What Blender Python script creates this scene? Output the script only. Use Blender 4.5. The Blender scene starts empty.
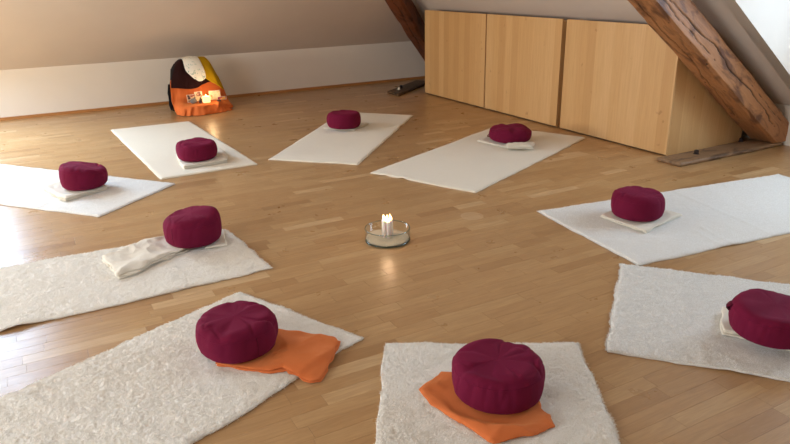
import bpy, bmesh, math, random
import numpy as np
from mathutils import Vector, Matrix
random.seed(7)
C = bpy.context.scene.collection
S = bpy.context.scene

# ------------------------------------------------------------------ camera
cam = bpy.data.cameras.new('camera'); cam.lens = 30.435; cam.sensor_width = 36; cam.clip_start = 0.05
co = bpy.data.objects.new('camera', cam); C.objects.link(co)
AX = [(0.87617, -0.48166, -0.01824), (0.18195, 0.29546, 0.93787), (-0.44635, -0.82505, 0.34651)]
co.matrix_world = Matrix([[AX[0][i], AX[1][i], AX[2][i], (0, 0, 1.4)[i]] for i in range(3)] + [[0, 0, 0, 1]])
S.camera = co
# ------------------------------------------------------------------ exposure, world, daylight
S.view_settings.view_transform = 'Standard'; S.view_settings.look = 'None'
S.view_settings.gamma = 1; S.view_settings.use_curve_mapping = False
S.view_settings.exposure = -0.32
S.cycles.use_denoising = True
S.cycles.max_bounces = 8; S.cycles.diffuse_bounces = 5; S.cycles.transparent_max_bounces = 12
S.cycles.caustics_reflective = False; S.cycles.caustics_refractive = False
W = bpy.data.worlds.new('world'); S.world = W; W.use_nodes = True
W.node_tree.nodes['Background'].inputs[0].default_value = (0.62, 0.78, 1.0, 1)
W.node_tree.nodes['Background'].inputs[1].default_value = 1.6

def daylight(name, loc, direction, sx, sy, power, col):
    l = bpy.data.lights.new(name, 'AREA'); l.shape = 'RECTANGLE'; l.size = sx; l.size_y = sy
    l.energy = power; l.color = col
    o = bpy.data.objects.new(name, l); C.objects.link(o); o.location = loc
    o.rotation_euler = Vector(direction).to_track_quat('-Z', 'Y').to_euler()
    return o
# back slope: z = .53 + .7 (8.353 - y); side slope: z = .33 + .724 (5.5 - x)
YB, XR, ZC = 8.353, 5.5, 2.5
def zb(y): return .53 + .7 * (YB - y)
def yb(z): return YB - (z - .53) / .7
def zr(x): return .33 + .724 * (XR - x)
def xr(z): return XR - (z - .33) / .724
SKY_Z0, SKY_Z1, SKY_X0, SKY_X1 = .80, 2.2, -1.75, -.30
ym = (yb(SKY_Z0) + yb(SKY_Z1)) / 2; zm = (SKY_Z0 + SKY_Z1) / 2
nb = Vector((0, -.7, -1)).normalized()
daylight('skylight_daylight', Vector(((SKY_X0 + SKY_X1) / 2, ym, zm)) - nb * .2, nb, 1.4, 2.3, 215, (.62, .79, 1.0))
daylight('dormer_daylight', (5.75, 1.55, 1.45), (-1, 0, -.12), 1.6, 1.25, 125, (.66, .81, 1.0))
daylight('gable_daylight', (-3.85, 1.6, 1.5), (1, .1, -.2), 3.4, 1.3, 245, (.93, .96, 1.0))
daylight('rear_gable_daylight', (-3.85, 6.1, 1.15), (1, .05, -.12), 2.2, 1.4, 440, (1.0, .89, .75))

# ------------------------------------------------------------------ helpers
def tag(o, label=None, cat=None, group=None, kind=None):
    if label: o['label'] = label
    if cat: o['category'] = cat
    if group: o['group'] = group
    if kind: o['kind'] = kind
    return o
def thing(name, label, cat, loc=(0, 0, 0), rz=0, group=None):
    o = bpy.data.objects.new(name, None); C.objects.link(o); o.location = loc; o.rotation_euler = (0, 0, rz)
    o.empty_display_size = .05
    return tag(o, label, cat, group)
def mesh(name, V, F, mat, parent=None, smooth=True):
    me = bpy.data.meshes.new(name)
    me.from_pydata([tuple(map(float, v)) for v in V], [], F)
    me.validate(); me.update()
    if smooth: me.polygons.foreach_set('use_smooth', [True] * len(me.polygons))
    if mat: me.materials.append(mat)
    o = bpy.data.objects.new(name, me); C.objects.link(o)
    if parent: o.parent = parent
    return o
def prism(poly, off):
    n = len(poly); V = [Vector(p) for p in poly] + [Vector(p) + Vector(off) for p in poly]
    F = [list(range(n))[::-1], list(range(n, 2 * n))] + [[i, (i + 1) % n, n + (i + 1) % n, n + i] for i in range(n)]
    return V, F
def box(x0, y0, z0, x1, y1, z1):
    return prism([(x0, y0, z0), (x1, y0, z0), (x1, y1, z0), (x0, y1, z0)], (0, 0, z1 - z0))
def join(parts):
    V, F = [], []
    for v, f in parts:
        k = len(V); V += list(v); F += [[i + k for i in q] for q in f]
    return V, F
def bevel(o, w=.003, seg=2):
    bm = bmesh.new(); bm.from_mesh(o.data)
    bmesh.ops.recalc_face_normals(bm, faces=bm.faces)
    bmesh.ops.bevel(bm, geom=bm.edges[:], offset=w, segments=seg, affect='EDGES', profile=.6)
    bm.to_mesh(o.data); bm.free(); o.data.polygons.foreach_set('use_smooth', [False] * len(o.data.polygons))
    return o
def fixn(o):
    bm = bmesh.new(); bm.from_mesh(o.data); bmesh.ops.remove_doubles(bm, verts=bm.verts, dist=1e-6); bmesh.ops.recalc_face_normals(bm, faces=bm.faces)
    bm.to_mesh(o.data); bm.free(); return o
def struct(name, VF, mat, parent=None):
    o = fixn(mesh(name, VF[0], VF[1], mat, parent, False))
    if not parent: o['kind'] = 'structure'
    return o
def lathe(prof, n=32, c=(0, 0, 0), close=True):
    V, F = [], []
    for r, z in prof:
        for k in range(n):
            a = 2 * math.pi * k / n; V.append((c[0] + r * math.cos(a), c[1] + r * math.sin(a), c[2] + z))
    for i in range(len(prof) - 1):
        for k in range(n):
            F.append([i * n + k, i * n + (k + 1) % n, (i + 1) * n + (k + 1) % n, (i + 1) * n + k])
    return V, F
def tube(pts, r, n=8, closed=False):
    pts = [Vector(p) for p in pts]; V, F = [], []; m = len(pts)
    for i, p in enumerate(pts):
        a = pts[(i - 1) % m] if closed or i else p; b = pts[(i + 1) % m] if closed or i < m - 1 else p
        t = (b - a).normalized(); u = t.cross(Vector((0, 0, 1)))
        if u.length < 1e-3: u = t.cross(Vector((1, 0, 0)))
        u.normalize(); v = t.cross(u)
        for k in range(n):
            q = 2 * math.pi * k / n; V.append(p + (u * math.cos(q) + v * math.sin(q)) * r)
    for i in range(m if closed else m - 1):
        j = (i + 1) % m
        for k in range(n): F.append([i * n + k, i * n + (k + 1) % n, j * n + (k + 1) % n, j * n + k])
    if not closed: F += [list(range(n))[::-1], [(m - 1) * n + k for k in range(n)]]
    return V, F
_tab = np.random.RandomState(3).rand(256, 256)
def vn(x, y):
    x = np.asarray(x, float); y = np.asarray(y, float)
    xi = np.floor(x).astype(int); yi = np.floor(y).astype(int); fx = x - xi; fy = y - yi
    fx = fx * fx * (3 - 2 * fx); fy = fy * fy * (3 - 2 * fy)
    g = lambda a, b: _tab[a & 255, b & 255]
    return (g(xi, yi) * (1 - fx) + g(xi + 1, yi) * fx) * (1 - fy) + (g(xi, yi + 1) * (1 - fx) + g(xi + 1, yi + 1) * fx) * fy - .5
def fbm(x, y, o=4, g=.5):
    s = 0; a = 1
    for i in range(o): s = s + a * vn(x * 2 ** i + 17.3 * i, y * 2 ** i + 5.1 * i); a *= g
    return s
def sm(t): t = np.clip(t, 0, 1); return t * t * (3 - 2 * t)

# ------------------------------------------------------------------ materials
def lin(c): return tuple(((v / 255) / 12.92 if v / 255 <= .04045 else ((v / 255 + .055) / 1.055) ** 2.4) for v in c) + (1,)
class NT:
    def __init__(s, name, rough=.6, spec=.5):
        s.m = bpy.data.materials.new(name); s.m.use_nodes = True; s.t = s.m.node_tree
        s.b = s.t.nodes['Principled BSDF']; s.b.inputs['Roughness'].default_value = rough
        s.b.inputs['Specular IOR Level'].default_value = spec
    def n(s, t, **k):
        o = s.t.nodes.new(t)
        for a, v in k.items(): setattr(o, a, v)
        return o
    def l(s, a, b): s.t.links.new(a, b)
    def coord(s, scale=(1, 1, 1), src='pos', rot=(0, 0, 0)):
        if src == 'pos': o = s.n('ShaderNodeNewGeometry').outputs['Position']
        else: o = s.n('ShaderNodeTexCoord').outputs['Object']
        m = s.n('ShaderNodeMapping'); m.inputs['Scale'].default_value = scale; m.inputs['Rotation'].default_value = rot
        s.l(o, m.inputs[0]); return m.outputs[0]
    def noise(s, vec, scale, detail=4, rough=.5, dist=0):
        o = s.n('ShaderNodeTexNoise'); o.inputs['Scale'].default_value = scale; o.inputs['Detail'].default_value = detail
        o.inputs['Roughness'].default_value = rough; o.inputs['Distortion'].default_value = dist
        s.l(vec, o.inputs['Vector']); return o.outputs['Fac']
    def ramp(s, fac, stops):
        o = s.n('ShaderNodeValToRGB'); e = o.color_ramp.elements
        while len(e) < len(stops): e.new(.5)
        for i, (p, c) in enumerate(stops): e[i].position = p; e[i].color = c if len(c) == 4 else lin(c)
        s.l(fac, o.inputs[0]); return o.outputs['Color']
    def mix(s, fac, a, b, mode='MIX'):
        o = s.n('ShaderNodeMix', data_type='RGBA', blend_type=mode)
        for v, i in ((fac, 0), (a, 6), (b, 7)):
            if hasattr(v, 'links'): s.l(v, o.inputs[i])
            else: o.inputs[i].default_value = v
        return o.outputs[2]
    def math(s, op, a, b=0.0, c=None):
        o = s.n('ShaderNodeMath', operation=op)
        for v, i in ((a, 0), (b, 1), (c, 2)):
            if v is None: continue
            if hasattr(v, 'links'): s.l(v, o.inputs[i])
            else: o.inputs[i].default_value = v
        return o.outputs[0]
    def bump(s, h, strength=.3, dist=.002):
        o = s.n('ShaderNodeBump'); o.inputs['Strength'].default_value = strength; o.inputs['Distance'].default_value = dist
        s.l(h, o.inputs['Height']); s.l(o.outputs[0], s.b.inputs['Normal'])
    def col(s, c):
        if hasattr(c, 'links'): s.l(c, s.b.inputs['Base Color'])
        else: s.b.inputs['Base Color'].default_value = c
        return s

def m_paint(name, c, bs=.25):
    t = NT(name, .85, .2); v = t.coord()
    t.col(t.mix(t.noise(v, 3, 3), lin(c), lin([k * .965 for k in c]))); t.bump(t.noise(v, 170, 3, .6), bs, .003); return t.m
M_wall = m_paint('wall_paint', (232, 224, 212)); M_slope = m_paint('slope_paint', (218, 206, 194), .4)

def m_floor():
    t = NT('parquet', .3, .45)
    at = t.n('ShaderNodeAttribute', attribute_name='tone'); tone = at.outputs['Fac']
    geo = t.n('ShaderNodeNewGeometry').outputs['Position']
    cb = t.n('ShaderNodeCombineXYZ'); t.l(t.math('MULTIPLY', tone, 37.0), cb.inputs[0]); t.l(t.math('MULTIPLY', tone, 91.0), cb.inputs[1])
    ad = t.n('ShaderNodeVectorMath', operation='ADD'); t.l(geo, ad.inputs[0]); t.l(cb.outputs[0], ad.inputs[1])
    mp = t.n('ShaderNodeMapping'); mp.inputs['Scale'].default_value = (1.6, 16, 1); t.l(ad.outputs[0], mp.inputs[0]); g = mp.outputs[0]
    base = t.ramp(tone, [(0, (162, 123, 80)), (.25, (175, 136, 91)), (.6, (182, 144, 98)), (.88, (189, 153, 107)), (1, (202, 169, 125))])
    gr = t.noise(g, 3.2, 5, .6, 1.2)
    c = t.mix(t.math('MULTIPLY', t.ramp(gr, [(.36, (0, 0, 0)), (.62, (255, 255, 255))]), .34), base, lin((142, 103, 64)))
    fl = t.noise(g, 13, 3, .5, .3)
    c = t.mix(t.math('MULTIPLY', t.ramp(fl, [(.6, (0, 0, 0)), (.75, (255, 255, 255))]), .22), c, lin((198, 168, 126)))
    kn = t.noise(t.coord((3, 7, 1)), 2.6, 3, .5, .4)
    c = t.mix(t.math('MULTIPLY', t.ramp(kn, [(.68, (0, 0, 0)), (.76, (255, 255, 255))]), .08), c, lin((110, 72, 42)))
    # old wax ring beside the candle bowl
    d = t.n('ShaderNodeVectorMath', operation='DISTANCE'); t.l(geo, d.inputs[0]); d.inputs[1].default_value = (2.259, 3.178, 0)
    st = t.ramp(d.outputs['Value'], [(0, (205, 205, 205)), (.058, (205, 205, 205)), (.066, (255, 255, 255)), (.072, (0, 0, 0))])
    c = t.mix(t.math('MULTIPLY', st, .45), c, lin((205, 180, 146)))
    t.col(c)
    rn = t.noise(t.coord(), 5, 4, .6)
    r = t.math('MULTIPLY_ADD', rn, .22, .2); t.l(r, t.b.inputs['Roughness'])
    t.bump(t.math('ADD', t.math('MULTIPLY', fl, .4), t.noise(t.coord(), 2.2, 2)), .12, .004)
    return t.m
M_floor = m_floor()

def m_wool(name, c, dark, curl=90, bs=.8, bd=.006):
    t = NT(name, .95, .1); v = t.coord()
    n1 = t.noise(v, curl, 4, .65, 1.5); n2 = t.noise(v, 5, 3)
    c1 = t.mix(t.ramp(n1, [(.3, (255, 255, 255)), (.55, (0, 0, 0))]), lin(c), lin(dark))
    c2 = t.mix(t.math('MULTIPLY', n2, .35), c1, lin([k * .93 for k in c]))
    t.col(c2); t.bump(n1, bs, bd)
    t.b.inputs['Sheen Weight'].default_value = .25; t.b.inputs['Sheen Roughness'].default_value = .6
    return t.m
M_wool = m_wool('wool_pile', (246, 242, 233), (232, 225, 212), 140, .7, .004)
def m_tuft(name, c):
    t = NT(name, .95, .05); v = t.coord(); t.col(t.mix(t.noise(v, 60, 2), lin(c), lin([k * .94 for k in c])))
    tr = t.n('ShaderNodeBsdfTranslucent'); tr.inputs[0].default_value = lin(c); mx = t.n('ShaderNodeMixShader'); mx.inputs[0].default_value = .5
    out = [n for n in t.t.nodes if n.type == 'OUTPUT_MATERIAL'][0]
    t.l(t.b.outputs[0], mx.inputs[1]); t.l(tr.outputs[0], mx.inputs[2]); t.l(mx.outputs[0], out.inputs[0]); return t.m
M_tuft = m_tuft('wool_tufts', (253, 250, 243)); M_tuft2 = m_tuft('short_wool_tufts', (250, 249, 245))
M_wool2 = m_wool('wool_short_pile', (228, 226, 219), (214, 208, 197), 160, .6, .003)
M_felt = m_wool('wool_felt_back', (226, 217, 196), (216, 205, 182), 260, .35, .002)

def m_fabric(name, c, c2, weave=650, sheen=.4, rough=.9, bs=.15):
    t = NT(name, rough, .15); v = t.coord(src='obj')
    n = t.noise(v, 9, 4); t.col(t.mix(n, lin(c), lin(c2)))
    t.bump(t.math('ADD', t.noise(v, weave, 2), t.math('MULTIPLY', t.noise(v, 22, 3), 1.2)), bs, .003)
    t.b.inputs['Sheen Weight'].default_value = sheen; t.b.inputs['Sheen Roughness'].default_value = .5
    t.b.inputs['Sheen Tint'].default_value = lin([min(255, k * 1.5 + 30) for k in c]); return t.m
M_mar = m_fabric('maroon_cotton', (108, 18, 50), (96, 14, 43), sheen=.18)
M_mard = m_fabric('maroon_cotton_seam', (86, 12, 38), (76, 9, 32), sheen=.1)
M_org = m_fabric('orange_cotton', (212, 118, 66), (202, 106, 56), sheen=.2)
M_orgb = m_fabric('orange_drape', (218, 118, 62), (206, 102, 48), sheen=.2)
M_white = m_fabric('unbleached_cotton', (228, 220, 204), (214, 205, 186), sheen=.15, bs=.3)
M_brown = m_fabric('dark_brown_shawl', (44, 18, 16), (34, 12, 11), sheen=.1)
M_yel = m_fabric('mustard_cloth', (196, 158, 22), (176, 138, 14), sheen=.1)
M_blk = m_fabric('black_canvas', (34, 30, 32), (24, 22, 24), sheen=.05)
M_tan = m_fabric('brown_strap_fabric', (120, 82, 66), (100, 66, 52), sheen=.1)

def m_birch():
    t = NT('birch_board', .45, .35); p = t.n('ShaderNodeNewGeometry').outputs['Position']
    sx = t.n('ShaderNodeSeparateXYZ'); t.l(p, sx.inputs[0])
    # glued staves run vertically, one tone each
    u = t.math('ADD', sx.outputs[1], t.math('MULTIPLY', sx.outputs[0], .9))
    k = t.math('FLOOR', t.math('MULTIPLY', u, 9.5)); wn = t.n('ShaderNodeTexWhiteNoise', noise_dimensions='1D'); t.l(k, wn.inputs['W'])
    c = t.ramp(wn.outputs['Value'], [(0, (196, 152, 98)), (.5, (206, 163, 109)), (1, (214, 174, 122))])
    g = t.noise(t.coord((22, 22, 1.3)), 2.4, 4, .6, .6)
    c = t.mix(t.math('MULTIPLY', t.ramp(g, [(.38, (0, 0, 0)), (.66, (255, 255, 255))]), .3), c, lin((184, 138, 84)))
    kn = t.noise(t.coord((7, 7, 4.5)), 2.2, 2, .4)
    c = t.mix(t.math('MULTIPLY', t.ramp(kn, [(.73, (0, 0, 0)), (.77, (255, 255, 255))]), .4), c, lin((140, 92, 50)))
    t.col(c); return t.m
M_birch = m_birch()
def m_plain(name, c, rough=.5, metal=0, emit=None, es=0):
    t = NT(name, rough); t.col(lin(c)); t.b.inputs['Metallic'].default_value = metal
    if emit: t.b.inputs['Emission Color'].default_value = lin(emit); t.b.inputs['Emission Strength'].default_value = es
    return t.m
M_dark = m_plain('shadow_gap_plinth', (48, 34, 24), .8)
M_trim = m_plain('baseboard_beech', (176, 122, 70), .4)
M_iron = m_plain('rusted_iron', (42, 30, 28), .6, .5)
M_frame = m_plain('window_frame_white', (225, 225, 222), .4)

def m_beam(name, a, b, k):
    t = NT(name, .55, .35)
    g = t.noise(t.coord((1.3, 16, 16), 'obj'), 2.2, 6, .65, 1.4)
    c = t.ramp(g, [(.2, b), (.42, a), (.75, [min(255, v * 1.12) for v in a])])
    n = t.noise(t.coord((2.2, 5.5, 5.5), 'obj'), 2.0, 4, .55, .8)
    c = t.mix(t.math('MULTIPLY', t.ramp(n, [(.50, (0, 0, 0)), (.66, (255, 255, 255))]), .75), c, lin(k))
    n2 = t.noise(t.coord((9, 16, 16), 'obj'), 1.7, 2, .4)
    c = t.mix(t.ramp(n2, [(.72, (0, 0, 0)), (.78, (255, 255, 255))]), c, lin([v * .5 for v in k]))
    at = t.n('ShaderNodeAttribute', attribute_name='crack').outputs['Fac']
    c = t.mix(at, c, lin((22, 12, 8)))
    t.col(c); t.bump(t.math('ADD', g, t.noise(t.coord(src='obj'), 30, 3)), .35, .006); return t.m
M_beam = m_beam('hewn_beam_brown', (160, 110, 70), (118, 74, 42), (72, 40, 28))
M_beamd = m_beam('hewn_beam_dark', (112, 62, 36), (76, 38, 20), (50, 24, 16))
M_old = m_beam('weathered_plank', (134, 106, 78), (100, 76, 54), (70, 50, 36))
M_oldd = m_beam('weathered_plank_dark', (84, 64, 46), (58, 42, 28), (38, 26, 18))

def m_glass(name, tint, w=.0):
    m = bpy.data.materials.new(name); m.use_nodes = True; t = m.node_tree; t.nodes.clear()
    o = t.nodes.new('ShaderNodeOutputMaterial'); mx = t.nodes.new('ShaderNodeMixShader'); tr = t.nodes.new('ShaderNodeBsdfTransparent')
    gl = t.nodes.new('ShaderNodeBsdfGlossy'); fr = t.nodes.new('ShaderNodeMath'); fr.operation = 'MULTIPLY_ADD'; fr.inputs[1].default_value = .45; fr.inputs[2].default_value = .02; lw = t.nodes.new('ShaderNodeLayerWeight'); pw = t.nodes.new('ShaderNodeMath'); pw.operation = 'POWER'; pw.inputs[1].default_value = 4
    t.links.new(lw.outputs['Facing'], pw.inputs[0]); t.links.new(pw.outputs[0], fr.inputs[0])
    tr.inputs[0].default_value = tint; gl.inputs['Roughness'].default_value = .02
    ad = t.nodes.new('ShaderNodeMath'); ad.operation = 'ADD'; ad.inputs[1].default_value = w
    t.links.new(fr.outputs[0], ad.inputs[0]); t.links.new(ad.outputs[0], mx.inputs[0])
    t.links.new(tr.outputs[0], mx.inputs[1]); t.links.new(gl.outputs[0], mx.inputs[2]); t.links.new(mx.outputs[0], o.inputs[0])
    return m
M_pane = m_glass('window_glass', (.97, .99, 1, 1))
M_bowl = m_glass('bowl_glass', (.965, .985, .985, 1), .0)

# ------------------------------------------------------------------ room shell
X0, Y0 = -3.6, -2.6
XH = xr(ZC); YH = yb(ZC)
floor = struct('floor', box(X0 - .1, Y0 - .1, -.12, XR + .1, YB + .1, -.004), m_plain('subfloor_joint', (78, 52, 30), .8))
struct('wall_back', box(X0, YB, -.01, XR + .1, YB + .12, .53), M_wall)
struct('wall_front', box(X0 - .1, Y0 - .12, -.01, XR + .1, Y0, ZC), M_wall)
GY0, GY1, GZ0, GZ1 = -.1, 3.3, .85, 2.1
HY0, HY1, HZ0, HZ1 = 5.0, 7.2, .45, 1.25
struct('wall_left', join([box(X0 - .12, Y0, -.01, X0, GY0, ZC), box(X0 - .12, GY1, -.01, X0, HY0, ZC), box(X0 - .12, HY1, -.01, X0, YB, ZC),
                          box(X0 - .12, HY0, -.01, X0, HY1, HZ0), box(X0 - .12, HY0, HZ1, X0, HY1, ZC),
                          box(X0 - .12, GY0, -.01, X0, GY1, GZ0), box(X0 - .12, GY0, GZ1, X0, GY1, ZC)]), M_wall)
DY0, DY1, DZ0, DZ1 = .6, 3.06, .85, 2.1; DW = .55
struct('wall_right', join([box(XR, 3.06, -.01, XR + .12, YB, .33), box(XR, Y0, -.01, XR + .12, DY0, .33),
                           box(XR, DY0, -.01, XR + .12, DY1, DZ0), box(XR, DY0, DZ1, XR + .12, DY1, ZC),
                           box(XR, DY0, DZ0, XR + .12, DY0 + .2, DZ1), box(XR, DY1 - DW, DZ0, XR + .12, DY1, DZ1)]), M_wall)
def bp(x, z): return (x, yb(z), z)
xc = lambda z: xr(z)
back = [[bp(X0, .53), bp(SKY_X0, .53), bp(SKY_X0, ZC), bp(X0, ZC)],
        [bp(SKY_X0, .53), bp(SKY_X1, .53), bp(SKY_X1, SKY_Z0), bp(SKY_X0, SKY_Z0)],
        [bp(SKY_X0, SKY_Z1), bp(SKY_X1, SKY_Z1), bp(SKY_X1, ZC), bp(SKY_X0, ZC)],
        [bp(SKY_X1, .53), bp(xr(.53), .53), bp(XH, ZC), bp(SKY_X1, ZC)]]
struct('ceiling', join([prism(p, (0, .07, .1)) for p in back]), M_slope)
def rp(y, z): return (xr(z), y, z)
side = [[(XR, YB, .33), rp(YB, .53), (XH, YH, ZC), rp(3.06, ZC), (XR, 3.06, .33)],
        [(XR, .6, .33), rp(.6, ZC), rp(Y0, ZC), (XR, Y0, .33)]]
struct('ceiling', join([prism(p, (.08, 0, .1)) for p in side]), M_slope)
struct('ceiling', box(X0, Y0, ZC, XR + .1, YH + .05, ZC + .1), M_slope)
struct('wall_dormer', prism([(XH, DY1 - .002, ZC), (XR, DY1 - .002, ZC), (XR, DY1 - .002, .33)], (0, .1, 0)), M_wall)
struct('wall_dormer', prism([(XH, DY0, ZC), (XR, DY0, ZC), (XR, DY0, .33)], (0, -.1, 0)), M_wall)
struct('baseboard_back', box(X0, YB - .016, 0, 5.3, YB, .032), M_trim)

def window(name, c, u, v, n, w, h, mull):
    """frame bars and pane in the plane u,v round centre c"""
    c, u, v, n = map(Vector, (c, u, v, n)); r = bpy.data.objects.new(name, None); C.objects.link(r); r['kind'] = 'structure'
    def bar(a0, a1, b0, b1, d=.06):
        return prism([c + u * a + v * b - n * d / 2 for a, b in ((a0, b0), (a1, b0), (a1, b1), (a0, b1))], n * d)
    t = .07
    bars = [bar(-w, w, -h, -h + t), bar(-w, w, h - t, h), bar(-w, -w + t, -h + t, h - t), bar(w - t, w, -h + t, h - t)]
    for q in mull: bars.append(bar(q - t / 2, q + t / 2, -h + t, h - t, .05))
    for b in bars: struct('window_frame', b, M_frame, r)
    struct('pane', bar(-w + .01, w - .01, -h + .01, h - .01, .006), M_pane, r)
L_ = math.hypot(1, .7); ub = Vector((0, -1 / L_, .7 / L_))
window('window_1', (Vector(((SKY_X0 + SKY_X1) / 2, ym, zm)) - nb * .06), (1, 0, 0), ub, nb, (SKY_X1 - SKY_X0) / 2 - .005, math.hypot(yb(SKY_Z0) - yb(SKY_Z1), SKY_Z1 - SKY_Z0) / 2 - .005, [])
window('window_2', (XR + .06, (DY0 + .2 + DY1 - DW) / 2, (DZ0 + DZ1) / 2), (0, 1, 0), (0, 0, 1), (-1, 0, 0), (DY1 - DW - DY0 - .2) / 2 - .005, (DZ1 - DZ0) / 2 - .005, [0])
window('window_3', (X0 - .06, (GY0 + GY1) / 2, (GZ0 + GZ1) / 2), (0, 1, 0), (0, 0, 1), (1, 0, 0), (GY1 - GY0) / 2 - .005, (GZ1 - GZ0) / 2 - .005, [-.57, .57])
window('window_4', (X0 - .06, (HY0 + HY1) / 2, (HZ0 + HZ1) / 2), (0, 1, 0), (0, 0, 1), (1, 0, 0), (HY1 - HY0) / 2 - .005, (HZ1 - HZ0) / 2 - .005, [0])

# ------------------------------------------------------------------ mats (corner quads on the floor)
MATS = {
 1: [(0.749, 5.04), (1.507, 5.065), (1.431, 7.105), (0.654, 7.129)],
 2: [(1.625, 5.155), (2.177, 4.619), (3.531, 6.068), (2.988, 6.661)],
 3: [(2.158, 4.361), (2.54, 3.538), (4.30, 4.332), (3.93, 5.16)],
 4: [(2.648, 3.022), (2.537, 2.125), (4.551, 1.893), (4.617, 2.737)],
 5: [(2.475, 2.184), (1.798, 1.61), (3.111, 0.073), (3.773, 0.629)],
 6: [(1.738, 1.704), (1.078, 2.097), (0.045, 0.378), (0.705, -0.019)],
 7: [(1.014, 2.186), (0.71, 2.869), (-1.144, 2.105), (-0.838, 1.394)],
 8: [(0.926, 3.054), (0.883, 3.738), (-1.114, 3.825), (-1.101, 3.001)],
 9: [(0.251, 4.385), (0.819, 4.869), (-0.51, 6.453), (-1.101, 5.923)]}

# ------------------------------------------------------------------ parquet strips
def in_quad(p, q, g=.03):
    c = sum((Vector(a) for a in q), Vector((0, 0))) / 4
    s = 0
    for i in range(4):
        a, b = Vector(q[i]), Vector(q[(i + 1) % 4]); d = b - a; k = d.x * (p[1] - a.y) - d.y * (p[0] - a.x)
        kc = d.x * (c.y - a.y) - d.y * (c.x - a.x)
        if k * kc < 0 or abs(k) / d.length < g: return False
    return True
def project(p):
    d = Vector(p) - Vector((0, 0, 1.4)); z = -d.dot(Vector(AX[2]))
    if z < .1: return None
    return 395 + 667.9 * d.dot(Vector(AX[0])) / z, 222 - 667.9 * d.dot(Vector(AX[1])) / z, z
rows = []; PW = .0705; y = Y0
rnd = random.Random(11); k = 0
while y < YB:
    x = X0 - rnd.random() * .4
    while x < XR:
        L = rnd.choice([.22, .28, .33, .38, .42, .47, .55])
        rows.append((max(x, X0), y, min(x + L, XR), min(y + PW, YB), min(1, max(0, rnd.gauss(.5, .23))), rnd.uniform(-.00015, .00015)))
        x += L
    y += PW
def strip(x0, y0, x1, y1, dz):
    g, b = .0003, .0009; zt = dz; P = []
    for (e, z) in ((g, -.006), (g, zt - .00014), (g + b, zt)):
        P += [(x0 + e, y0 + e, z), (x1 - e, y0 + e, z), (x1 - e, y1 - e, z), (x0 + e, y1 - e, z)]
    F = [[8, 9, 10, 11]]
    for r in (0, 4):
        F += [[r + i, r + (i + 1) % 4, r + 4 + (i + 1) % 4, r + 4 + i] for i in range(4)]
    return P, F
def add_tone(o, tones):
    a = o.data.attributes.new('tone', 'FLOAT', 'FACE'); a.data.foreach_set('value', tones)
vis = []
for i, (x0, y0, x1, y1, tn, dz) in enumerate(rows):
    best = 0
    for f in (.15, .5, .85):
        p = (x0 + (x1 - x0) * f, (y0 + y1) / 2)
        q = project((p[0], p[1], 0))
        if q and 0 < q[0] < 790 and 0 < q[1] < 444 and not any(in_quad(p, m) for m in MATS.values()): best += 1
    if best: q = project(((x0 + x1) / 2, (y0 + y1) / 2, 0)); vis.append((best * (x1 - x0) / (q[2] ** 3), i))
vis.sort(reverse=True); single = {i for _, i in vis[:295]}
V, F, T = [], [], []
for i, (x0, y0, x1, y1, tn, dz) in enumerate(rows):
    P, Q = strip(x0, y0, x1, y1, dz)
    if i in single:
        o = mesh('plank', P, Q, M_floor, floor, False); add_tone(o, [tn] * 9)
    else:
        k = len(V); V += P; F += [[a + k for a in q] for q in Q]; T += [tn] * 9
o = mesh('plank_field', V, F, M_floor, floor, False); add_tone(o, T); o['kind'] = 'stuff'

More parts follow.
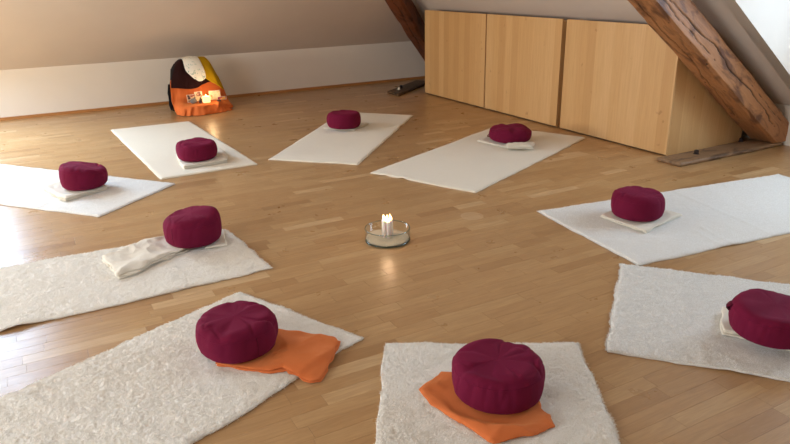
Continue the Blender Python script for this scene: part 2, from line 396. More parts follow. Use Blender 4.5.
# ------------------------------------------------------------------ wool mats
def wool_mat(idx, step, amp, rag, mat, label, creases=(), lifts=(), th=.012, press=(), tufts=None):
    q = [np.array(p) for p in MATS[idx]]
    w = np.linalg.norm(q[1] - q[0]); l = np.linalg.norm(q[3] - q[0])
    nu, nv = int(w / step), int(l / step)
    u, v = np.meshgrid(np.linspace(0, 1, nu + 1), np.linspace(0, 1, nv + 1)); s = idx * 13.7
    U, Vv = u * w, v * l
    du = np.minimum(U, w - U); dv = np.minimum(Vv, l - Vv)
    # ragged outline
    uu = u + rag * (fbm(Vv * 9 + s, U * 2, 3) * np.clip(1 - U / .12, 0, 1) + fbm(Vv * 9 + s + 40, U * 2, 3) * np.clip(1 - (w - U) / .12, 0, 1)) / w
    vv = v + rag * (fbm(U * 9 + s, Vv * 2 + 9, 3) * np.clip(1 - Vv / .12, 0, 1) + fbm(U * 9 + s + 40, Vv * 2, 3) * np.clip(1 - (l - Vv) / .12, 0, 1)) / l
    P = ((1 - uu) * (1 - vv))[..., None] * q[0] + (uu * (1 - vv))[..., None] * q[1] + (uu * vv)[..., None] * q[2] + ((1 - uu) * vv)[..., None] * q[3]
    x, y = P[..., 0], P[..., 1]
    wx = x + .012 * vn(x * 30 + s, y * 30); wy = y + .012 * vn(x * 30 + 50, y * 30 + s)
    pile = amp * (.75 * fbm(wx * 9 + s, wy * 9, 2) + .55 * (np.abs(fbm(wx * 52 + wy * 22, wy * 52 + s, 2)) - .25) + 1.0 * fbm(wx * 125, wy * 125, 2) + .8 * np.exp(-(fbm(wx * 5 + s, wy * 5 + s, 2) / .12) ** 2) * fbm(wx * 40, wy * 40, 2))
    if step < .008: pile = pile + amp * .6 * (np.random.RandomState(idx).rand(*x.shape) - .5)
    edge = np.sqrt(np.clip(np.minimum(du, dv) / .016, 0, 1))
    z = .002 + (th - .002 + pile) * (.3 + .7 * edge) + .004 * np.clip(fbm(x * 2.5 + s, y * 2.5, 2), 0, 1)
    for (c0, wd, a, sl) in creases: z = z + a * np.exp(-((Vv - c0 - sl * (U - w / 2) - .02 * vn(U * 6, 3)) / wd) ** 2)
    for (a, c0, wd, h) in lifts:   # edge code, position along it, width, height
        e, t_ = (U, Vv) if a == 'L' else (w - U, Vv) if a == 'R' else (Vv, U)
        z = z + h * np.exp(-((t_ - c0) / wd) ** 2) * np.exp(-(e / .05) ** 2)
    for (px, py, pr_) in press:
        k = sm((np.hypot(x - px, y - py) - pr_ - .04) / .03); z = np.minimum(z, .0118) * (1 - k) + z * k
    n0 = (nu + 1) * (nv + 1)
    zb_ = np.maximum(z - th * .8, .0008); zb_ = np.where(edge > .99, .0008, zb_)
    for (a, c0, wd, h) in lifts:
        e, t_ = (U, Vv) if a == 'L' else (w - U, Vv) if a == 'R' else (Vv, U)
        zb_ = zb_ + h * .9 * np.exp(-((t_ - c0) / wd) ** 2) * np.exp(-(e / .03) ** 2)
    z = np.maximum(z, zb_ + .002)
    top = np.stack([x, y, z], -1).reshape(-1, 3)
    ii = np.arange(n0).reshape(nv + 1, nu + 1)
    ring = list(ii[0, :-1]) + list(ii[:-1, -1]) + list(ii[-1, :0:-1]) + list(ii[:0:-1, 0])
    low = np.stack([x, y, zb_], -1).reshape(-1, 3)[ring]
    c = np.array([[*(sum(q) / 4), .0008]])
    F = np.stack([ii[:-1, :-1], ii[:-1, 1:], ii[1:, 1:], ii[1:, :-1]], -1).reshape(-1, 4)[:, ::-1].tolist()
    m = len(ring)
    F += [[ring[i], n0 + i, n0 + (i + 1) % m, ring[(i + 1) % m]] for i in range(m)]
    F += [[n0 + i, n0 + m, n0 + (i + 1) % m] for i in range(m)]
    o = fixn(mesh('wool_mat', np.concatenate([top, low, c]), F, mat))
    if tufts:
        N_, ln, wd = tufts; R = np.random.RandomState(idx + 100)
        fu, fv = R.rand(N_), R.rand(N_)
        ne = N_ // 12; fu[:ne // 2] = np.where(R.rand(ne // 2) < .5, .001, .999); fv[ne // 2:ne] = np.where(R.rand(ne - ne // 2) < .5, .001, .999)
        gi = np.clip((fv * nv).astype(int), 0, nv); gj = np.clip((fu * nu).astype(int), 0, nu)
        B_ = top.reshape(nv + 1, nu + 1, 3)[gi, gj] + np.stack([(R.rand(N_) - .5) * step, (R.rand(N_) - .5) * step, 0 * fu - .001], 1)
        ang = 9 * fbm(B_[:, 0] * 14 + s, B_[:, 1] * 14 + s, 2) + R.normal(0, 1.1, N_); L_n = ln * (.5 + R.rand(N_)); el = .03 + .42 * R.rand(N_)
        keep = np.ones(N_, bool)
        for (px, py, pr_) in press: keep &= ~(np.hypot(B_[:, 0] - px, B_[:, 1] - py) < pr_ * .62)
        B_, ang, L_n, el = B_[keep], ang[keep], L_n[keep], el[keep]; n_ = len(B_)
        dx, dy = np.cos(ang), np.sin(ang); pp = np.stack([-dy, dx, 0 * dx], 1) * wd / 2
        tip = B_ + np.stack([dx * np.cos(el), dy * np.cos(el), np.sin(el)], 1) * L_n[:, None]
        mid = B_ + np.stack([dx * np.cos(el + .4), dy * np.cos(el + .4), np.sin(el + .4)], 1) * L_n[:, None] * .55
        for (px, py, pr_) in press:
            for q_ in (mid, tip): q_[:, 2] = np.where(np.hypot(q_[:, 0] - px, q_[:, 1] - py) < pr_ + .02, np.minimum(q_[:, 2], .0135), q_[:, 2])
        VV = np.stack([B_ - pp, B_ + pp, mid + pp * .8, mid - pp * .8, tip], 1).reshape(-1, 3)
        me = bpy.data.meshes.new('wool_pile'); k5 = (np.arange(n_) * 5)[:, None]
        FF = np.concatenate([k5 + [0, 1, 2], k5 + [0, 2, 3], k5 + [3, 2, 4]])
        me.vertices.add(len(VV)); me.vertices.foreach_set('co', VV.astype('f').ravel())
        me.loops.add(FF.size); me.loops.foreach_set('vertex_index', FF.astype('i').ravel())
        me.polygons.add(len(FF)); me.polygons.foreach_set('loop_start', np.arange(0, FF.size, 3, dtype='i'))
        me.update(calc_edges=True); me.validate(); me.materials.append(M_tuft if mat is M_wool else M_tuft2)
        po_ = bpy.data.objects.new('wool_pile', me); C.objects.link(po_); po_.parent = o; po_['kind'] = 'stuff'
    return tag(o, label, 'mat', 'wool mats laid out in a circle')
wool_mat(1, .012, .0008, .006, M_felt, 'flat cream wool mat in front of the cloth-draped altar', [(.62, .02, .0015, 0)], [], press=[(1.14,5.43,.22)])
wool_mat(2, .012, .0008, .006, M_felt, 'cream wool mat pointing at the left end of the birch cabinets', [], [('R', 1.45, .05, .012)], press=[(2.67,5.9,.24)])
wool_mat(3, .012, .0008, .007, M_felt, 'cream wool mat whose far corner touches the middle birch cabinets', [], [('B', .14, .03, .006), ('B', .30, .04, .008)], press=[(3.58,4.5,.3)])
wool_mat(4, .009, .0016, .010, M_wool2, 'white wool mat with crosswise ridges, in front of the old beam foot plank',
         [(.62, .016, .0036, -.12), (.69, .014, .0032, -.12), (.98, .018, .003, -.1), (.3, .03, .0018, .1)], [('R', .62, .09, .005)], press=[(3.08,2.6,.26)], tufts=(60000, .006, .0022))
wool_mat(5, .0065, .0026, .012, M_wool2, 'shaggy white wool mat at the lower right, its cushion cut by the picture edge', [(.30, .02, .0025, .15), (.8, .05, .003, 0)], [('R', .45, .09, .006), ('R', .8, .09, .007)], press=[(2.42,1.4,.22)], tufts=(80000, .008, .0024))
wool_mat(6, .0052, .0034, .012, M_wool, 'shaggy cream wool mat in the front middle, under a flat orange cloth', [(.62, .05, .003, .1)], [], press=[(1.2,1.57,.27)], tufts=(100000, .0095, .0026))
wool_mat(7, .0052, .0036, .012, M_wool, 'shaggy cream wool mat at the lower left, orange cloth hanging over its corner', [(.95, .03, .005, .3), (1.12, .02, .004, .4)], [], press=[(.6,2.3,.24), (.8,2.2,.18)], tufts=(110000, .0095, .0026))
wool_mat(8, .0065, .0032, .014, M_wool, 'shaggy white wool mat at the left with a crumpled white cloth', [(.5, .05, .003, .1)], [('L', 1.15, .07, .010)], press=[(.66,3.6,.2), (.37,3.5,.18)], tufts=(90000, .0095, .0026))
wool_mat(9, .009, .0014, .008, M_wool2, 'white wool mat at the far left below the knee wall', [(.55, .012, .004, .1)], [('L', .9, .05, .008)], press=[(.2,5.05,.25)], tufts=(40000, .006, .0024))

# ------------------------------------------------------------------ folded cloths
def resamp(P, n):
    P = np.array(P, float); d = np.r_[0, np.cumsum(np.linalg.norm(np.diff(P, axis=0), axis=1))]
    t = np.linspace(0, d[-1], n); return np.stack([np.interp(t, d, P[:, k]) for k in range(P.shape[1])], 1)
def folded_cloth(A, B, z0, th, mat, label, cat='cloth', layers=3, jag=.006, parent=None, **kw):
    t_ = th / layers; seed = kw.get('seed', 1); first = None
    if first is None: first = cloth_layer(A, B, z0 + t_ * (layers - 1), t_, mat, label, cat, 1, jag=jag, **kw)
    low = dict(kw); low['name'] = 'fold_layer'; low['wr'] = min(.0015, kw.get('wr', .004)); low.pop('top', None)
    for k in range(layers - 1):
        low['seed'] = seed + 31 * (k + 1)
        o = cloth_layer(A, B, z0 + t_ * k, t_ * .96, mat, None, None, 1, jag=jag * 1.3, **low); o.parent = first
    return first
def cloth_layer(A, B, z0, th, mat, label, cat='cloth', layers=3, wr=.004, ws=9, n=70, m=50, seed=1, press=None, name='folded_cloth', side_fold=.006, group=None, top=None, drop=None, jag=.006):
    """a folded cloth between two boundary curves A and B, wrinkled top, layered edges"""
    A = resamp(A, n); B = resamp(B, n)
    v = np.linspace(0, 1, m)[None, :, None]; P = A[:, None] * (1 - v) + B[:, None] * v
    x, y = P[..., 0], P[..., 1]
    x = x + jag * 2 * fbm(x * 14 + seed * 2.7, y * 14 + seed, 3); y = y + jag * 2 * fbm(x * 14 + 40 + seed, y * 14 + seed * 1.9, 3)
    i, j = np.meshgrid(np.arange(n), np.arange(m), indexing='ij')
    e = np.minimum(np.minimum(i, n - 1 - i) / (n * .07), np.minimum(j, m - 1 - j) / (m * .07)); e = np.sqrt(np.clip(e, 0, 1))
    wrk = wr * (2.0 * (.42 - np.abs(fbm(x * ws + seed, y * ws + 3 * seed, 2))) + .5 * (.4 - np.abs(fbm(x * ws * 2.7 + 4, y * ws * 2.7 + seed, 2))))
    z = z0 + th * (.72 + .28 * e) + wrk * (.25 + .75 * e)
    if top is not None: z = z + top(x, y)
    if press:
        px, py, r = press; d = np.hypot(x - px, y - py)
        k = sm((d - r * 1.0) / .05); z = (z0 + th - .001) * (1 - k) + z * k
    z = np.maximum(z, z0 + .003)
    n0 = n * m; ii = np.arange(n0).reshape(n, m)
    ring = list(ii[0, :-1]) + list(ii[:-1, -1]) + list(ii[-1, :0:-1]) + list(ii[:0:-1, 0])
    tp = np.stack([x, y, z], -1).reshape(-1, 3); r = tp[ring]; cen = tp.mean(0)
    tg_ = np.roll(r, -2, 0) - np.roll(r, 2, 0); out = np.stack([tg_[:, 1], -tg_[:, 0], 0 * tg_[:, 0]], 1)
    if (out * (r - cen)).sum() < 0: out = -out
    out /= np.linalg.norm(out, axis=1)[:, None] + 1e-9
    V = [tp]; R = layers * 4
    s = np.arange(len(ring)) / len(ring)
    for k in range(1, R + 1):
        f = k / R; q = r.copy(); q[:, 2] = r[:, 2] * (1 - f) + z0 * f
        ph = math.pi * layers * f; lay = int(min(layers - 1, f * layers - 1e-6))
        off = th * .45 * abs(math.sin(ph)) + 0 * s
        q[:, :2] += out[:, :2] * np.asarray(off)[..., None] * (1 if np.ndim(off) else 1)
        if k == R: q[:, :2] -= out[:, :2] * .004
        V.append(q)
    F = np.stack([ii[:-1, :-1], ii[:-1, 1:], ii[1:, 1:], ii[1:, :-1]], -1).reshape(-1, 4).tolist()
    M = len(ring); prev = ring
    for k in range(R):
        cur = [n0 + k * M + a for a in range(M)]
        F += [[prev[a], prev[(a + 1) % M], cur[(a + 1) % M], cur[a]] for a in range(M)]; prev = cur
    V.append(np.array([[cen[0], cen[1], z0]])); c = n0 + R * M
    if drop is not None:
        for q in V: q[:, 2] -= drop(q[:, 0], q[:, 1])
    F += [[prev[a], prev[(a + 1) % M], c] for a in range(M)]
    o = fixn(mesh(name, np.concatenate(V), F, mat)); return tag(o, label, cat, group)

# ------------------------------------------------------------------ zafu cushions
def cushion(c, r, h, z0, label, seed, dents=(), tilt=(0, 0), wrinkle=1., seam_at=None, strap=None, lump=.012, crown=.006, soft=.18):
    t = thing('meditation_cushion', label, 'cushion', (c[0], c[1], z0), 0, 'round maroon meditation cushions')
    NA, NP = 150, 66
    th = np.linspace(0, 2 * np.pi, NA, endpoint=False); ca, sa = np.cos(th), np.sin(th)
    rim = 1 + lump * 7 * fbm(ca * 1.1 + seed * 3.1, sa * 1.1 + seed, 2) * .6
    rings = []
    for i in range(NP + 1):
        a = -math.pi / 2 + math.pi * (i / NP); cs, sn = max(0, math.cos(a)), math.sin(a)
        # flat base, rounded full sides, softly rounded shoulder
        e1 = .20 if sn < 0 else soft
        rr = cs ** e1; zf = .5 + .5 * math.copysign(abs(sn) ** .95, sn)
        x = r * rr * rim * ca; y = r * rr * rim * sa; z = np.full(NA, h * zf)
        sidew = math.exp(-((zf - .5) / .42) ** 4) * min(1, rr * 1.2)
        bl = wrinkle * (.006 * fbm(ca * 1.6 + seed * 7, sa * 1.6 + zf * .8 + seed, 2) - .003 * np.exp(-(vn(ca * 4.2 + seed, sa * 4.2 + zf * .5) / .09) ** 2) * (.35 + zf))
        x = x + ca * bl * sidew; y = y + sa * bl * sidew
        pk = .0016 * wrinkle * vn(ca * 11 + seed, sa * 11 + seed) * (math.exp(-((zf - .1) / .08) ** 2) + .7 * math.exp(-((zf - .86) / .07) ** 2)) * (rr > .5)
        x = x + ca * pk; y = y + sa * pk
        z = z + zf ** 2 * (tilt[0] * x / r + tilt[1] * y / r)
        g = sm((zf - .62) / .33)
        if g > 0:
            z = z + g * crown * (1 - rr ** 2)
            z = z + g * wrinkle * (.016 * fbm(x * 7 + seed * 5, y * 7 + seed, 2) * (1 - .4 * rr))
            wx = x + .03 * vn(x * 14 + seed, y * 14 + 3); wy = y + .03 * vn(x * 14 + 8, y * 14 + seed)
            z = z - g * wrinkle * .0055 * np.exp(-(fbm(wx * 6.5 + seed * 2.2, wy * 6.5 + seed * 1.3, 2) / .07) ** 2) * (.3 + rr)
            z = z - g * wrinkle * .0032 * np.exp(-(fbm(wx * 13 + seed * 1.2, wy * 10 + seed * 4.3, 2) / .06) ** 2) * (.2 + rr)
            for (da, dr, wa, wb, dd) in dents:   # direction, radius fraction, width along, across, depth
                ax, ay = math.cos(da), math.sin(da)
                pu = x * ax + y * ay - dr * r; pv = -x * ay + y * ax
                z = z - g * dd * np.exp(-(pu / wa) ** 2 - (pv / wb) ** 2)
        rings.append(np.stack([x, y, np.maximum(z, 0)], 1))
    V = np.concatenate(rings); F = []
    for i in range(NP):
        for k in range(NA): F.append([i * NA + k, i * NA + (k + 1) % NA, (i + 1) * NA + (k + 1) % NA, (i + 1) * NA + k])
    o = mesh('cover', V, F, M_mar, t)
    bm = bmesh.new(); bm.from_mesh(o.data); bmesh.ops.remove_doubles(bm, verts=bm.verts, dist=.0002); bmesh.ops.recalc_face_normals(bm, faces=bm.faces)
    bm.to_mesh(o.data); bm.free()
    for lev in (.80, .17):
        q = min(range(NP + 1), key=lambda i: abs(.5 + .5 * math.copysign(abs(math.sin(-math.pi / 2 + math.pi * i / NP)) ** .95, math.sin(-math.pi / 2 + math.pi * i / NP)) - lev))
        vv, ff = tube([tuple(p * np.array([.999, .999, 1])) for p in rings[q]], .0014, 6, True); mesh('seam', vv, ff, M_mar, o)
    if seam_at is not None:
        k = int((seam_at % (2 * math.pi)) / (2 * math.pi) * NA)
        pts = [rings[i][k] * np.array([1.0, 1.0, 1]) for i in range(16, 46)]
        vv, ff = tube([tuple(p) for p in pts], .0016, 6); mesh('side_seam', vv, ff, M_mard, o)
    if strap:
        a, zz, L, m = strap; d = Vector((math.cos(a), math.sin(a), 0)); s_ = Vector((-d.y, d.x, 0))
        ctl = [(-.03, zz + .01), (.0, zz + .014), (L * .5, zz + .008), (L, zz - .004), (L * .6, zz - .01), (0, zz - .008)]
        pts = [d * (r * .94 + u_) + Vector((0, 0, w_)) for u_, w_ in ctl]
        vv, ff = [], []
        for i, p in enumerate(pts):
            wdt = .022 - .008 * (i == 3)
            vv += [p - s_ * wdt, p + s_ * wdt, p + s_ * wdt + Vector((0, 0, .004)), p - s_ * wdt + Vector((0, 0, .004))]
        for i in range(len(pts) - 1):
            for k in range(4): ff.append([i * 4 + k, i * 4 + (k + 1) % 4, i * 4 + 4 + (k + 1) % 4, i * 4 + 4 + k])
        ff += [[0, 1, 2, 3], [20, 21, 22, 23]]
        o2 = fixn(mesh('handle_strap', vv, ff, m, t)); 
        if m is M_tan: o2['label'] = 'brown fabric handle'
    return t
ZM = .0145
# camera-facing direction in plan is about -118 degrees (towards -x,-y)
T1, T2 = .03, .018
folded_cloth([(0.99, 5.62), (0.955, 5.25), (0.96, 5.20)], [(1.36, 5.62), (1.335, 5.35), (1.30, 5.22)], ZM, .026, M_white,
    'folded off-white cotton cloth under the cushion on the mat by the altar', layers=3, seed=2, press=(1.106, 5.38, .16), wr=.009)
cushion((1.106, 5.38), .159, .140, ZM + .026, 'maroon cushion with a crooked dimpled top, on the mat by the altar', 1, [(.3, .3, .05, .09, .02), (2.2, .5, .05, .05, .012)], (-.004, .008))
folded_cloth([(2.455, 5.955), (2.665, 5.70)], [(2.70, 6.13), (2.905, 5.885)], ZM, .016, M_white,
    'neat square white cloth under the flat-topped cushion near the knee wall', layers=2, seed=5, press=(2.625, 5.845, .168), wr=.002, side_fold=.003)
cushion((2.625, 5.845), .166, .148, ZM + .017, 'flat-topped maroon cushion farthest back, in front of the dark plank', 2, [(1, .2, .09, .09, .012)], (0, 0), .7, crown=.004)
folded_cloth([(3.385, 4.70), (3.44, 4.45), (3.46, 4.34)], [(3.60, 4.83), (3.72, 4.62), (3.735, 4.50)], ZM, .014, M_white,
    'flat off-white cloth sticking out left of the two-lobed cushion', layers=2, seed=6, press=(3.625, 4.55, .188), wr=.003, side_fold=.003)
folded_cloth([(3.40, 4.30), (3.57, 4.19)], [(3.455, 4.385), (3.68, 4.29)], ZM + .018, .022, M_white,
    'bunched striped-edged white cloth in front of the two-lobed cushion', layers=3, seed=7, wr=.008, ws=22, n=40, m=26)
cushion((3.625, 4.55), .186, .118, ZM + .015, 'slumped two-lobed maroon cushion beside the birch cabinets', 3, [(-2.0, .0, .25, .035, .02), (2.6, .75, .06, .08, .03), (-.5, .85, .06, .09, .018)], (.0, .0), 1.2, crown=.014, strap=(2.35, .03, .03, M_tan))
folded_cloth([(2.875, 2.72), (2.90, 2.40)], [(3.20, 2.80), (3.30, 2.49)], ZM, .018, M_white,
    'folded white cloth under the cushion on the ridged mat at the right', layers=2, seed=8, press=(3.04, 2.60, .155), wr=.003, side_fold=.004)
cushion((3.04, 2.60), .151, .150, ZM + .018, 'upright maroon cushion on the ridged mat in front of the old beam', 4, [(-1.0, .35, .07, .05, .012), (.6, .5, .03, .09, .008)], (-.002, 0), .8, strap=(-.35, .035, .03, M_tan))
folded_cloth([(2.455, 1.575), (2.34, 1.505), (2.283, 1.452)], [(2.53, 1.30), (2.44, 1.25), (2.40, 1.235)], ZM, .028, M_white,
    'thick beige folded blanket under the cushion cut by the right edge', layers=3, seed=9, press=(2.405, 1.335, .163), wr=.003, side_fold=.005)
cushion((2.405, 1.335), .160, .124, ZM + .029, 'wide maroon cushion cut off by the right picture edge', 5, [(-2.0, .35, .04, .12, .012), (.9, .2, .03, .1, .008)], (0, .010), .8, strap=(2.2, .088, .022, M_mard))
folded_cloth([(1.15, 1.79), (1.085, 1.762), (1.02, 1.74), (1.03, 1.62), (1.05, 1.49), (1.085, 1.365)], [(1.385, 1.60), (1.36, 1.50), (1.318, 1.43), (1.322, 1.39), (1.312, 1.36), (1.30, 1.335)], ZM, .010, M_org,
    'flat orange cotton bag under the cushion in the front middle', 'cloth', layers=1, seed=10, press=(1.25, 1.585, .165), wr=.010, ws=9, side_fold=.004, jag=.010,
    top=lambda x, y: .012 * np.exp(-(((x - 1.05) * .75 + (y - 1.5) * .66 - .0) / .035) ** 2))
cushion((1.250, 1.585), .162, .138, ZM + .008, 'maroon cushion on the flat orange bag in the front middle', 6, [(-1.9, .25, .05, .08, .014), (-2.6, .65, .02, .10, .010), (.5, .3, .10, .03, .010)], (.002, -.002), 1.2, crown=.008)
folded_cloth([(0.44, 2.262), (0.607, 2.115), (0.656, 2.106), (0.715, 2.00), (0.75, 1.985)], [(0.60, 2.42), (0.724, 2.40), (0.83, 2.30), (0.907, 2.222), (0.915, 2.175)], ZM - .001, .020, M_org,
    'orange cotton cloth fanned out beside the cushion, tip over the mat corner', layers=2, drop=lambda x, y: .0118 * sm(((x - 1.014) * .393 - (y - 2.186) * .9196 + .002) / .03), seed=12, press=(.549, 2.335, .16), wr=.011, ws=6.5, jag=.008, side_fold=.006)
cushion((.549, 2.335), .157, .132, ZM + .019, 'tall puffy maroon cushion with orange cloth on its right', 7, [(-1.1, .28, .035, .10, .016), (2.1, .4, .06, .05, .010)], (0, .004), 1.1, crown=.014, seam_at=-1.32, lump=.02)
folded_cloth([(.19, 3.60), (.20, 3.45), (.24, 3.30)] if False else [(.225, 3.30), (.335, 3.335), (.41, 3.40), (.50, 3.455), (.62, 3.50)],
    [(.19, 3.60), (.276, 3.625), (.385, 3.72), (.47, 3.74), (.56, 3.72)], ZM, .024, M_white,
    'crumpled white cotton cloth strewn across the left mat', layers=3, seed=14, press=(.668, 3.60, .165), wr=.014, ws=6, side_fold=.015, jag=.012, n=110, m=70)
folded_cloth([(.70, 3.47), (.80, 3.46)], [(.72, 3.78), (.86, 3.70)], ZM, .012, M_white,
    'white cloth corner peeking from under the cushion on the left mat', layers=1, seed=15, press=(.668, 3.60, .165), wr=.003, side_fold=.002)
cushion((.668, 3.60), .160, .160, ZM + .012, 'large maroon cushion with a rounded crown beside the crumpled cloth', 8, [(2.4, .55, .05, .05, .022), (-.9, .35, .1, .03, .010)], (.008, .0), 1., crown=.014, seam_at=-2.5)
folded_cloth([(-.03, 5.19), (.06, 4.86), (.09, 4.80)], [(.25, 5.33), (.35, 5.05), (.37, 4.955)], ZM, .028, M_white,
    'folded white cloth under the cushion on the far left mat', layers=3, seed=16, press=(.235, 5.02, .158), wr=.009, side_fold=.007)
cushion((.235, 5.02), .156, .158, ZM + .028, 'maroon cushion with a sloping top on the far left mat', 9, [(.2, .5, .06, .12, .025), (-2.2, .2, .03, .1, .006)], (-.018, .008), .9, crown=.006)

# ------------------------------------------------------------------ birch cabinets under the slope
def cabinet(y0, y1, label, lean=0.0):
    t = thing('cabinet', label, 'cabinet', (4.375, (y0 + y1) / 2, 0), 0, 'low birch cabinets under the roof slope')
    x0 = 4.375; ya, yc = -(y1 - y0) / 2, (y1 - y0) / 2
    def side_(a, b):
        pts = [(.022, .003), (.93, .003), (.93, .42), (.205, .955), (.022, .955)]
        return prism([(p, a, q) for p, q in pts], (0, b - a, 0))
    bevel(mesh('front_panel', *box(0, ya, .012, .02, yc, 1.0), M_birch, t, False), .0015, 1)
    bevel(fixn(mesh('side_panel', *side_(ya + .001, ya + .02), M_birch, t, False)), .001, 1)
    bevel(fixn(mesh('side_panel', *side_(yc - .02, yc - .001), M_birch, t, False)), .001, 1)
    bevel(mesh('top_panel', *box(.021, ya + .003, .957, .19, yc - .003, .975), M_birch, t, False), .001, 1)
    mesh('plinth', *box(.035, ya + .022, .0, .9, yc - .022, .028), M_dark, t, False)
    mesh('back_panel', *box(.9, ya + .021, .03, .92, yc - .021, .42), M_birch, t, False)
    return t
cabinet(5.985, 7.23, 'leftmost birch cabinet, partly in front of the dark hip beam')
cabinet(4.812, 5.965, 'middle birch cabinet between two dark gaps')
cabinet(3.52, 4.757, 'rightmost birch cabinet with its side panel showing under the old beam')

# ------------------------------------------------------------------ old beams
def beam(name, label, p_low, direction, length, wid, dep, mat, up=(0, 0, 1), cracks=(), seed=1, step=.008, wav=.02, foot_cut=True):
    """p_low: front lower corner of the foot; direction: up along the beam; wid: thickness away (behind), dep: height of front face"""
    d = Vector(direction).normalized(); back_ = Vector((-d.y, d.x, 0)).normalized()
    if back_.y < 0: back_ = -back_
    nrm = d.cross(back_);
    if nrm.z < 0: nrm = -nrm
    per = []
    def side(a, b, n):
        for k in range(n): per.append((a[0] + (b[0] - a[0]) * k / n, a[1] + (b[1] - a[1]) * k / n))
    nd, nw = int(dep / step * 1.3), int(wid / step * 1.3)
    side((0, 0), (dep, 0), nd); side((dep, 0), (dep, wid), nw); side((dep, wid), (0, wid), nd); side((0, wid), (0, 0), nw)
    per = np.array(per); m = len(per); n = int(length / step / 1.2)
    s = np.linspace(0, length, n)[:, None]; a = per[None, :, 0]; b = per[None, :, 1]
    ca, cb = dep / 2, wid / 2
    # waney, rounded corners
    ex = np.abs(a - ca) / ca; ey = np.abs(b - cb) / cb
    rnd_ = .010 * sm((np.minimum(ex, ey) - .82) / .18)
    A = a - np.sign(a - ca) * rnd_ ; B = b - np.sign(b - cb) * rnd_
    wob = wav * fbm(s * 2.6 + seed, np.sign(a - ca) * 3 + seed, 3); A = A + wob * (np.abs(a - ca) > ca * .98) + wob * .0
    A = A + wav * fbm(s * 2.6 + seed, np.sign(a - ca) * 3 + seed, 3) * np.clip((ex - .2) / .8, 0, .98) * (np.abs(a - ca) <= ca * .98)
    B = B + .5 * wav * fbm(s * 2.2 + 9 + seed, np.sign(b - cb) * 3 + seed, 2) * np.clip(ey, 0, 1)
    sc = .003 * fbm(s * 14 + seed, (a + b) * 22, 3)
    B = B + sc * (ey > .98); A = A + sc * (ex > .98)
    ck = np.zeros((n, m))
    for face, pos, amp_, w_, dpt, s0, s1, sd in cracks:
        onf = {'F': (b < 1e-6), 'U': (a < 1e-6)}[face]
        crd = {'F': a, 'U': b}[face]
        c_ = pos + amp_ * fbm(s * 3.5 + sd, sd + 0 * s, 4)
        ww = w_ * np.clip(np.minimum(s - s0, s1 - s) / .25, 0, 1) * (.65 + .8 * (vn(s * 9, sd + 0 * s) + .5))
        g = np.clip(1.25 - np.abs(crd - c_) / (ww + 1e-5), 0, 1) * onf * ((s > s0) & (s < s1))
        ck = np.maximum(ck, g)
        if face == 'F': B = B + g * dpt
        else: A = A + g * dpt
    # foot cut flat on the plank: slide each foot point along d so that it ends level
    base = Vector(p_low); Z = np.array(d)[2]; nz, bz = nrm.z, back_.z
    z_ = base.z + A * nz
    start = (base.z - z_) / Z if foot_cut else 0 * A
    ss = s + start * (1 - s / length)
    P = np.array(base)[None, None] + ss[..., None] * np.array(d) + A[..., None] * np.array(nrm) + B[..., None] * np.array(back_)
    V = P.reshape(-1, 3)
    F = []
    for i in range(n - 1):
        for k in range(m): F.append([i * m + k, i * m + (k + 1) % m, (i + 1) * m + (k + 1) % m, (i + 1) * m + k])
    F += [list(range(m)), [(n - 1) * m + k for k in range(m)][::-1]]
    # local frame: x along the beam
    R = Matrix((d, back_, nrm)).transposed().to_4x4(); R.translation = base; Ri = np.array(R.inverted())
    Vl = V @ Ri[:3, :3].T + Ri[:3, 3]
    o = mesh(name, Vl, F, mat); o.matrix_world = R
    at = o.data.attributes.new('crack', 'FLOAT', 'POINT'); at.data.foreach_set('value', ck.reshape(-1).tolist())
    fixn(o); return tag(o, label, 'beam')
PT = .033
beam('timber_beam', 'thick knotty brown roof timber slanting down to the plank at the right', (5.345, 3.25, PT), (-1, 0, .726), 3.2, 0.235, .235, M_beam, seed=3,
     cracks=[('F', .115, .05, .0045, .012, .15, 2.9, 4.2), ('F', .06, .03, .003, .008, 1.2, 3.1, 8.7), ('U', .13, .05, .005, .014, .35, 2.6, 2.2), ('F', .165, .02, .0025, .006, .1, .9, 11.2)])
hb = beam('hip_beam', 'dark reddish hip timber rising behind the leftmost birch cabinet', (5.19, 8.165, .19), (-.788, -.616, .655), 3.0, .22, .205, M_beamd, seed=8,
     cracks=[('U', .1, .04, .004, .01, .3, 3, 5.1)], step=.014)
fb = fixn(mesh('foot_block', *prism([(5.19, 8.165, .03), (5.10, 8.28, .03), (5.03, 8.21, .03), (5.10, 8.09, .03)], (0, 0, .17)), M_beamd, hb, False)); fb.matrix_parent_inverse = hb.matrix_world.inverted()

